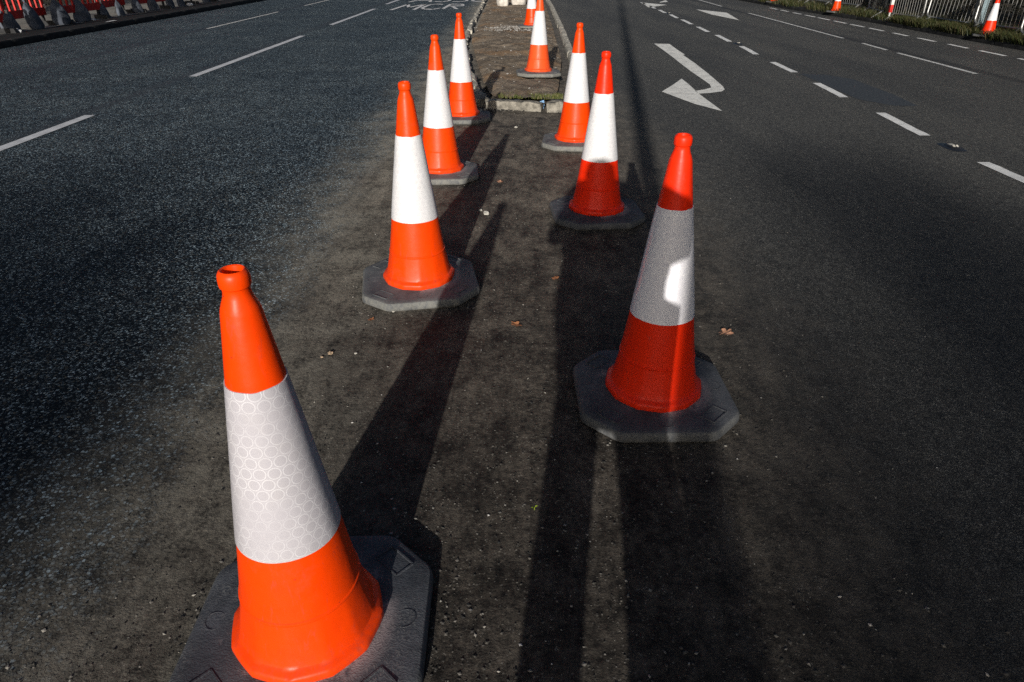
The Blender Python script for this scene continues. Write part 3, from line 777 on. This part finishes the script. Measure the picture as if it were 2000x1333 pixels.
e = empty('striped_post', (9.40, 18.62, verge_z(9.4, 18.6)), 0, 'red and white striped post leaning on the steel barriers', 'marker post')
m = MB(); m.box((0, 0, .235), (.035, .035, .085)); m.build('red_band', M['red'], e); m = MB(); m.box((0, 0, .72), (.034, .034, .40)); m.box((0, 0, .07), (.02, .02, .08)); m.build('white_band', M['white'], e)
e = empty('metal_post', (9.80, 15.6, .18), 0, 'pale blue post with white edge tubes between the steel barriers', 'post')
m = MB(); m.box((0, 0, 1.4), (.055, .05, 1.4)); m.build('panel', M['bluepost'], e)
for s in (-1, 1):
    m = MB(); m.tube([(s * .085, -.02, 0), (s * .085, -.02, 2.8)], .024, 10); m.build('edge_tube', M['galv'], e, 40)
e = empty('plastic_barrier', (10.25, 14.4, .2), R(68), 'red plastic barrier board above the right steel barriers', 'barrier board')
m = MB(); m.box((0, 0, .93), (1.1, .03, .10)); m.build('board', M['red'], e)
for s in (-1, 1):
    m = MB(); m.box((s * 1.0, 0, .42), (.05, .03, .42)); m.build('leg', M['red'], e)

def hedge(name, x0, x1, y0, y1, h, n, mat, label, seed):
    r = random.Random(seed); e = empty(name, ((x0 + x1) / 2, (y0 + y1) / 2, .1), 0, label, 'hedge')
    cx, cy = (x0 + x1) / 2, (y0 + y1) / 2
    m = MB()
    for k in range(n):
        y = r.uniform(y0, y1); z = r.random() ** .8 * h; d = r.random() ** 1.6
        bulge = .35 * mnoise.noise((y * .9, z * 1.3, seed)) + .25 * mnoise.noise((y * 2.6, z * 2.6, seed + 5))
        x = x0 + (x1 - x0) * d - bulge
        s = r.uniform(.02, .055); E = Euler((r.uniform(0, 6.3), r.uniform(0, 6.3), r.uniform(0, 6.3))).to_matrix()
        m.add([E @ Vector(p) * s + Vector((x - cx, y - cy, z)) for p in ((-1, 0, 0), (0, -.5, .1), (1, 0, 0), (0, .5, .1))], [(0, 1, 2, 3)])
    m.build('foliage', mat, e)
    m = MB()
    for k in range(int((y1 - y0) * 5)):
        y = r.uniform(y0, y1); x = r.uniform(x0 + .2, x1 + .2)
        m.tube([(x - cx, y - cy, -.1), (x - cx + r.uniform(-.1, .1), y - cy + r.uniform(-.15, .15), h * .5), (x - cx + r.uniform(-.25, .25), y - cy + r.uniform(-.3, .3), h)], [.02, .013, .004], 5)
    m.build('stems', M['bark'], e, 60)
hedge('hedge', 10.9, 12.6, 9.5, 17.8, 2.6, 16000, M['hedge'], 'dark hedge behind the right hand steel barriers', 3)
hedge('hedge', 10.6, 12.4, 17.8, 26, 2.4, 14000, M['hedge'], 'dark hedge behind the farther steel barriers', 8)
hedge('hedge', 10.4, 12.2, 26, 36, 2.4, 9000, M['hedge'], 'dark hedge farthest along the verge', 12)
hedge('hedge', -15.0, -13.2, 12, 22, 2.4, 12000, M['hedge'], 'dark hedge behind the near red barriers', 23)
hedge('hedge', -15.0, -13.2, 22, 34, 2.4, 10000, M['hedge'], 'dark hedge behind the far red barriers', 28)

# ------------------------------------------------------------------ left footway: red barriers, sandbags
def make_red(L=1.7):
    e = empty('safety_barrier', (0, 0, 0))
    m = MB(); m.box((0, L / 2, .28), (.022, L / 2, .08)); m.build('bottom_rail', M['red'], e)
    m = MB(); m.box((0, L / 2, .93), (.022, L / 2, .08)); m.build('top_rail', M['red'], e)
    m = MB(); n = 9
    for k in range(n):
        y = .03 + (L - .06) * k / (n - 1); w = .020 if 0 < k < n - 1 else .03
        m.box((0, y, .605), (.020, w, .245))
    m.build('uprights', M['red'], e)
    for yy in (.14, L - .14):
        m = MB(); m.box((0, yy, .045), (.26, .055, .045), None, .82); m.box((0, yy, .14), (.02, .03, .06)); f = m.build('foot', M['blackrub'], e)
    m = MB()
    for yy in (.0, L):
        m = MB(); m.tube([(.03, yy, .33), (.03, yy, .42)], [.022, .03], 10); m.build('connector', M['white'], e)
    return e
RB = make_red(); GR = 'red plastic barriers along the left footway'
yb = 13.5
names = ['red barrier at the left picture edge', 'nearest full red barrier with lit bars', 'second full red barrier from the left picture edge', 'red barrier behind the draped bags in the middle of the row', 'red barrier past the middle of the row', 'red barrier near the far sandbags', 'red barrier next to the last of the row', 'farthest red barrier of the row']
for i, lb in enumerate(names):
    o = RB if i == 0 else copy_tree(RB)
    o.location = (-10.45 + .05 * (-1) ** i, yb + i * 1.80, .106); o.rotation_euler = (0, R(1.2 * (-1) ** i), R(3.2 * (-1) ** (i + 1)))
    tag(o, lb, 'barrier', GR)
def sandbag(x, y, rz, mat, label, group, s=1.0, seed=0, drape=True, name='sandbag'):
    """a filled bag hung over a low barrier: pinched neck on top, belly sagging down the road side"""
    r = random.Random(seed); m = MB(); n = 22
    prof = [(.50, .012, .006), (.47, .05, .02), (.42, .10, .045), (.34, .15, .07), (.24, .18, .085), (.13, .20, .095), (.05, .20, .09), (.0, .17, .07)] if drape else \
           [(.40, .05, .03), (.38, .15, .10), (.30, .21, .16), (.18, .24, .18), (.08, .25, .19), (.0, .22, .17)]
    rings_ = []
    for i, (z, a, b) in enumerate(prof):
        lean = (.50 - z) * .42 if drape else 0
        rg_ = []
        for k in range(n):
            t = 2 * PI * k / n
            w = 1 + .16 * mnoise.noise((math.cos(t) * 1.7, math.sin(t) * 1.7 + seed, z * 7)) + .07 * math.sin(5 * t + i * .5 + seed)
            rg_.append(Vector((b * math.sin(t) * w + lean * .45, a * math.cos(t) * w + lean * .12 * math.sin(seed), z + .02 * mnoise.noise((t, z * 5, seed)))) * s)
        rings_.append(rg_)
    m.rings(rings_, True, True)
    if drape:   # tied neck
        m.tube([Vector((0, 0, .49)) * s, Vector((-.03, .02, .55)) * s, Vector((-.06, .05, .57)) * s], [.014 * s, .03 * s, .022 * s], 8)
    else:
        m.tube([Vector((0, 0, .38)) * s, Vector((.02, -.02, .45)) * s, Vector((.05, -.05, .50)) * s], [.04 * s, .025 * s, .06 * s], 9)
    o = m.build(name, mat, None, 60, (x, y, .108 if drape else .09)); o.rotation_euler = (0, 0, rz)
    return tag(o, label, 'sandbag', group)
GS = 'grey sandbags draped on the red barriers'
bag_lab = ['grey sandbag cut by the left picture edge', 'grey sandbag over the nearest full barrier\'s near end', 'wide grey sandbag at the first barrier joint', 'grey sandbag on the second full barrier', 'grey sandbag before the middle of the row', 'grey sandbag in the middle of the row', 'grey sandbag with a folded flap past the middle', 'upright grey sandbag of the paired bags', 'grey sandbag beyond the paired bags', 'grey sandbag before the last barriers', 'grey sandbag hung farthest along the row']
for i, (yy, lb) in enumerate(zip((15.2, 15.95, 17.05, 17.9, 18.85, 19.75, 20.65, 21.5, 22.7, 23.4, 25.4), bag_lab)):
    sandbag(-10.34 + .03 * math.sin(i * 2.1), yy, R(-18 + 14 * math.sin(i * 1.7)), M['sandbag'], lb, GS, (.95 if i < 4 else .78) + .08 * math.sin(i), i + 1)
GW = 'white sandbags on the median'
sandbag(-.29, 24.0, .3, M['whitebag'], 'white sandbag on the median left of its pair', GW, 1.0, 31, False)
sandbag(.20, 24.6, 1.4, M['whitebag'], 'white knotted sandbag on the median next to the far cone', GW, 1.0, 35, False)

def crumple(name, x, y, z, s, mat, label, cat, seed):
    r = random.Random(seed); bm = bmesh.new(); bmesh.ops.create_icosphere(bm, subdivisions=2, radius=s)
    for v in bm.verts:
        k = 1 + .55 * mnoise.noise(v.co * (1.7 / s) + Vector((seed, 0, 0))); v.co *= k; v.co.z = max(-s * .35, v.co.z * .7)
    me = bpy.data.meshes.new(name); bm.to_mesh(me); bm.free(); me.materials.append(mat)
    o = bpy.data.objects.new(name, me); COL.objects.link(o); o.location = (x, y, z + s * .33); o.rotation_euler = (0, 0, r.uniform(0, 6))
    return tag(o, label, cat)
crumple('crumpled_paper', -10.12, 15.15, .106, .07, M['paper'], 'crumpled white paper under the nearest full red barrier', 'litter', 4)
crumple('crumpled_paper', -10.18, 18.1, .106, .055, M['paper'], 'crumpled white paper under the second full red barrier', 'litter', 9)
crumple('crumpled_paper', -10.1, 23.6, .106, .09, M['paper'], 'white plastic scrap by the far sandbags', 'litter', 14)
# flat scrap lying over the dark kerb
m = MB(); m.add([(-.06, -.2, .0), (.02, -.22, .012), (.07, .0, .02), (.03, .22, .004), (-.03, .18, .016), (-.07, .02, .01)], [(0, 1, 2, 5), (5, 2, 3, 4)])
o = m.build('paper_scrap', M['paper'], loc=(-9.47, 17.6, .122)); tag(o, 'torn white paper lying on the dark left kerb', 'litter')

# ------------------------------------------------------------------ stones, leaves, seedling
crumple('stone', -.17, 4.29, 0, .020, M['pebble'], 'whitish stone between the two rows near a shadow tip', 'stone', 3)
crumple('stone', -.21, 4.36, 0, .012, M['pebble'], 'small whitish stone just behind the larger one', 'stone', 5)
crumple('stone', -.78, 2.49, 0, .011, M['tanstone'], 'tan stone on the dust left of the second left cone\'s shadow', 'stone', 7)
crumple('stone', -.81, 2.46, 0, .006, M['tanstone'], 'tiny tan stone beside the tan stone', 'stone', 8)
crumple('stone', -.67, 2.49, 0, .006, M['pebble'], 'small pale stone right of the tan stone', 'stone', 10)
crumple('stone', -.57, 2.885, 0, .008, M['pebble'], 'small pale stone touching the second left cone\'s base', 'stone', 12)
crumple('stone', .04, 6.87, 0, .016, M['pebble'], 'small pale stone in front of the pale kerb', 'stone', 16)
def leaf(x, y, s, rz, mat, label, seed):
    r = random.Random(seed); m = MB(); out = []
    n = 40
    for k in range(n):
        t = 2 * PI * k / n
        rad = .42 + .48 * abs(math.cos(2.5 * t + .3)) ** 1.1 + .07 * math.sin(9 * t + seed)
        px, py = math.cos(t) * rad, math.sin(t) * rad * .75
        out.append(Vector((px, py, .10 + .16 * px * px * r.uniform(.8, 1.1) + .12 * py * py - .06 * math.sin(3 * t + seed))) * s)
    c = Vector((0, 0, .05 * s)); vs = [c] + [c.lerp(p, .5) - Vector((0, 0, .04 * s)) for p in out] + out; fs = []
    for k in range(n):
        k2 = (k + 1) % n; fs += [(0, 1 + k, 1 + k2), (1 + k, 1 + n + k, 1 + n + k2, 1 + k2)]
    m.add(vs, fs); m.tube([Vector((-.5, 0, .18)) * s, Vector((-.85, .1, .25)) * s, Vector((-1.15, .05, .3)) * s], [.03 * s, .022 * s, .015 * s], 5)
    o = m.build('leaf', mat, None, 60, (x, y, .001)); o.rotation_euler = (0, 0, rz); return tag(o, label, 'leaf')
leaf(.97, 2.67, .045, .8, M['leaf_pale'], 'pale pink brown leaf on the blacktop right of the nearest right cone', 1)
leaf(.02, 2.75, .034, 2.4, M['leaf'], 'brown lobed leaf lying between the two nearest rows of cones', 2)
leaf(.23, 3.26, .030, 4.4, M['leaf'], 'curled rusty leaf at the edge of the broad shadow', 3)
leaf(-.09, 5.01, .036, 5.2, M['leaf_pale'], 'light brown leaf beside the third left cone\'s shadow', 4)
leaf(-.66, 2.80, .020, 1.2, M['leaf'], 'tiny reddish leaf in front of the second left cone\'s base', 5)
e = empty('seedling', (.07, 1.55, 0), .4, 'two leaved green seedling sprouting from the dust', 'seedling')
m = MB(); m.tube([(0, 0, -.002), (0, 0, .010)], .001, 5); m.build('stem', M['sprout'], e)
for s in (-1, 1):
    m = MB(); m.add([(s * .001, 0, .010), (s * .006, -.004, .013), (s * .012, 0, .013), (s * .006, .004, .013)], [(0, 1, 2, 3)] if s > 0 else [(3, 2, 1, 0)]); m.build('leaf_blade', M['sprout'], e)

# ------------------------------------------------------------------ behind the camera: lamp post and photographer (they throw the long shadows)
SUN_AZ, SUN_EL = R(7.4), R(16.2); SKY, DUST = .064, 6.0
e = empty('street_lamp', (-.388, -6.0, 0), 0, 'tall grey lamp post behind the camera, casting the long soft shadow up the blacktop', 'street lamp')
m = MB(); m.tube([(0, 0, 0), (0, 0, 1.6)], [.105, .10], 16); m.build('base', M['steel'], e, 40)
m = MB(); m.tube([(0, 0, 1.6), (0, 0, 6), (0, 0, 12)], [.086, .08, .062], 16); m.build('pole', M['steel'], e, 40)
m = MB(); m.tube([(0, 0, 12), (.2, 0, 12.3), (1.2, 0, 12.5)], [.05, .045, .035], 12); m.build('arm', M['steel'], e, 40)
m = MB(); m.box((1.5, 0, 12.5), (.36, .15, .06)); m.build('lamp_head', M['steel'], e)

def added_tree(name, base, top, blobs, n, label, seed, size=.075):  # added out of view for shade; crown thinned upwards so it fades softly
    r = random.Random(seed); e = empty(name, (base[0], base[1], 0), 0, label, 'added_tree')
    b0 = Vector((0, 0, 0)); m = MB()
    zc = min(c[2] - q[2] for c, q in blobs)
    m.tube([(0, 0, -.1), (.05, 0, zc * .5), (0, .05, zc), (.1, 0, top * .9)], [.28, .2, .16, .04], 10)
    tips = []
    for c, q in blobs:
        for k in range(26):
            u = Vector((r.gauss(0, 1), r.gauss(0, 1), r.gauss(0, 1))).normalized()
            tip = Vector(c) + Vector((u.x * q[0], u.y * q[1], u.z * q[2])) * r.uniform(.6, .97)
            st = Vector((0, 0, max(zc * .8, min(top * .85, tip.z - r.uniform(.6, 2.2)))))
            mid = st.lerp(tip, .5) + Vector((0, 0, -.15))
            m.tube([st, mid, tip], [.055, .03, .008], 5)
            for j in range(6):
                v = tip.lerp(mid, r.random()); w = v + Vector((r.gauss(0, .35), r.gauss(0, .35), r.gauss(.1, .3)))
                m.tube([v, w], [.012, .004], 4, False)
    m.build('trunk', M['bark'], e, 60)
    m = MB()
    for c, q in blobs:
        for k in range(n):
            u = Vector((r.gauss(0, 1), r.gauss(0, 1), r.gauss(0, 1))).normalized() * r.random() ** .45
            p = Vector(c) + Vector((u.x * q[0], u.y * q[1], u.z * q[2]))
            if mnoise.noise(p * .9) + r.uniform(-.3, .3) < -.15: continue
            if r.random() < ((u.z + .1) / 1.0) ** 1.0 * .8 if u.z > -.1 else False: continue
            s_ = size * r.uniform(.6, 1.3); E = Euler((r.uniform(0, 6.3), r.uniform(0, 6.3), r.uniform(0, 6.3))).to_matrix()
            m.add([E @ Vector(a) * s_ + p for a in ((-1, 0, 0), (0, -.6, .15), (1, 0, 0), (0, .6, .15))], [(0, 1, 2, 3)])
    m.build('crown', M['hedge'], e)
added_tree('added_tree', (-11.6, -58), 19.5, [((.55, 0, 16.1), (2.4, 2.2, 2.5)), ((-1.4, .3, 15.8), (2.6, 2.0, 2.7))], 17000, 'tall unseen trunk and crown added on the left footway far behind the camera to darken the lower left road', 41, .135)
added_tree('added_tree', (-4.6, -55), 18.4, [((-.3, 0, 16.0), (1.9, 1.6, 2.0)), ((1.3, 0, 15.6), (1.9, 1.4, 1.9))], 6800, 'smaller unseen trunk and crown added on the reserve behind the camera to darken the lower right road', 43, .10)
m = MB(); m.box((-1.4, -24, .04), (1.6, 19, .06)); m.box((-3.2, -56.05, .04), (3.4, 13, .06)); tag(m.build('reserve', M['soil']), 'raised soil reserve behind the camera carrying the lamp post', 'soil', kind='structure')

def skin_body(name, joints, edges, mat, parent=None, sub=2, root=0):
    me = bpy.data.meshes.new(name); me.from_pydata([j[0] for j in joints], edges, []); me.update()
    o = bpy.data.objects.new(name, me); COL.objects.link(o)
    sm = o.modifiers.new('skin', 'SKIN'); sm.use_smooth_shade = True
    for i, j in enumerate(joints):
        rr = j[1] if isinstance(j[1], tuple) else (j[1], j[1])
        me.skin_vertices[0].data[i].radius = rr
    me.skin_vertices[0].data[root].use_root = True
    s = o.modifiers.new('sub', 'SUBSURF'); s.levels = sub; s.render_levels = sub
    me.materials.append(mat)
    if parent: o.parent = parent
    return o
PX, PY = .0, -.34
J = [((.03, 0, .95), (.165, .12)), ((.02, 0, 1.12), (.15, .11)), ((.0, 0, 1.32), (.175, .115)), ((-.01, .0, 1.45), (.12, .09)), ((-.02, .02, 1.50), .055), ((-.03, .04, 1.55), (.07, .085)), ((-.03, .045, 1.61), (.075, .09)), ((-.03, .03, 1.66), .05),
     ((-.06, 0, .86), .10), ((-.085, .0, .48), .088), ((-.090, -.02, .09), .075), ((-.12, .13, .035), .036),
     ((.13, 0, .86), .10), ((.196, .0, .48), .102), ((.206, -.02, .09), .112), ((.21, .13, .035), .036),
     ((-.20, .0, 1.44), .065), ((-.295, .03, 1.20), .052), ((-.17, .17, 1.33), .040), ((-.085, .215, 1.42), .03),
     ((.18, .0, 1.44), .065), ((.165, .06, 1.17), .050), ((.13, .18, 1.32), .036), ((.085, .215, 1.42), .03)]
Ed = [(0, 1), (1, 2), (2, 3), (3, 4), (4, 5), (5, 6), (6, 7), (0, 8), (8, 9), (9, 10), (10, 11), (0, 12), (12, 13), (13, 14), (14, 15), (3, 16), (16, 17), (17, 18), (18, 19), (3, 20), (20, 21), (21, 22), (22, 23)]
# fingers round the camera body
for s, w in ((-1, 19), (1, 23)):
    bx, by, bz = J[w][0]
    for k in range(4):
        i = len(J); a = (bx - s * .012 * -1 * .4, by + .02, bz + .012 + .017 * k)
        J += [(a, .0095), ((a[0] + s * .004, a[1] + .028, a[2] + .002), .0085), ((a[0] - s * .016, a[1] + .042 - .003 * abs(k - 1.5), a[2] + .002), .0075)]
        Ed += [(w, i), (i, i + 1), (i + 1, i + 2)]
    i = len(J); J += [((bx - s * .02, by - .005, bz + .035), .011), ((bx - s * .035, by + .002, bz + .055), .009)]; Ed += [(w, i), (i, i + 1)]
e = empty('person', (PX, PY, 0), 0, 'person in dark clothes standing behind the camera, casting the broad two legged shadow', 'person')
skin_body('body', J, Ed, M['jacket'], e)
m = MB()
m.rings([[Vector((-.03 + a * math.cos(t), .03 + b * math.sin(t), z)) for t in [2 * PI * k / 18 for k in range(18)]] for a, b, z in ((.088, .085, 1.56), (.10, .115, 1.61), (.085, .10, 1.675), (.04, .05, 1.70))], False, True)
m.build('hair', M['hair'], e, 60)
m = MB()
m.rings([[Vector((cx + a * math.cos(t), b * math.sin(t), z)) for t in [2 * PI * k / 28 for k in range(28)]] for cx, a, b, z in
         ((.058, .200, .13, .72), (.052, .210, .145, .75), (.022, .240, .15, .95), (.02, .242, .15, 1.145), (-.015, .225, .15, 1.175), (-.016, .226, .15, 1.30), (.005, .268, .15, 1.335), (.005, .275, .14, 1.47), (.0, .255, .13, 1.525), (-.01, .20, .11, 1.56), (-.015, .12, .09, 1.58), (-.02, .075, .075, 1.59))])
m.build('coat', M['jacket'], e, 60)
e = empty('camera_body', (0, -.045, 1.43), 0, 'small black photo camera held in the person\'s hands', 'camera')
m = MB(); m.box((0, -.05, .0), (.065, .03, .04)); m.box((0, -.05, .048), (.022, .024, .010)); m.build('housing', M['black'], e)

# ------------------------------------------------------------------ camera, light, world
cd = bpy.data.cameras.new('camera'); cam = bpy.data.objects.new('camera', cd); COL.objects.link(cam)
cd.sensor_width = 36; cd.sensor_fit = 'HORIZONTAL'; cd.lens = 1317.435 * 36 / 2000
cd.clip_start = .02; cd.clip_end = 2000
cam.location = (0, 0, 1.487); cam.rotation_euler = (R(90 - 29.761), R(-.0295), 0)
scene.camera = cam
sd = bpy.data.lights.new('sun', 'SUN'); sun = bpy.data.objects.new('sun', sd); COL.objects.link(sun)
sd.energy = 5.0; sd.angle = R(.55); sd.color = (1.0, .955, .89)
d = Vector((math.sin(SUN_AZ) * math.cos(SUN_EL), math.cos(SUN_AZ) * math.cos(SUN_EL), -math.sin(SUN_EL)))
sun.rotation_euler = d.to_track_quat('-Z', 'Y').to_euler(); sun.location = (-5, -30, 12)
w = bpy.data.worlds.new('World'); scene.world = w; w.use_nodes = True
nt = w.node_tree; bg = nt.nodes['Background']
sky = nt.nodes.new('ShaderNodeTexSky'); sky.sky_type = 'NISHITA'; sky.sun_disc = False
sky.sun_elevation = SUN_EL
sky.sun_rotation = math.atan2(-d.x, -d.y)
sky.dust_density = DUST; sky.ozone_density = 3.5; sky.air_density = 1.0
nt.links.new(sky.outputs[0], bg.inputs[0]); bg.inputs[1].default_value = SKY
vs_ = scene.view_settings; vs_.view_transform = 'Standard'; vs_.look = 'None'; vs_.exposure = 0; vs_.gamma = 1; vs_.use_curve_mapping = False
scene.cycles.use_denoising = False
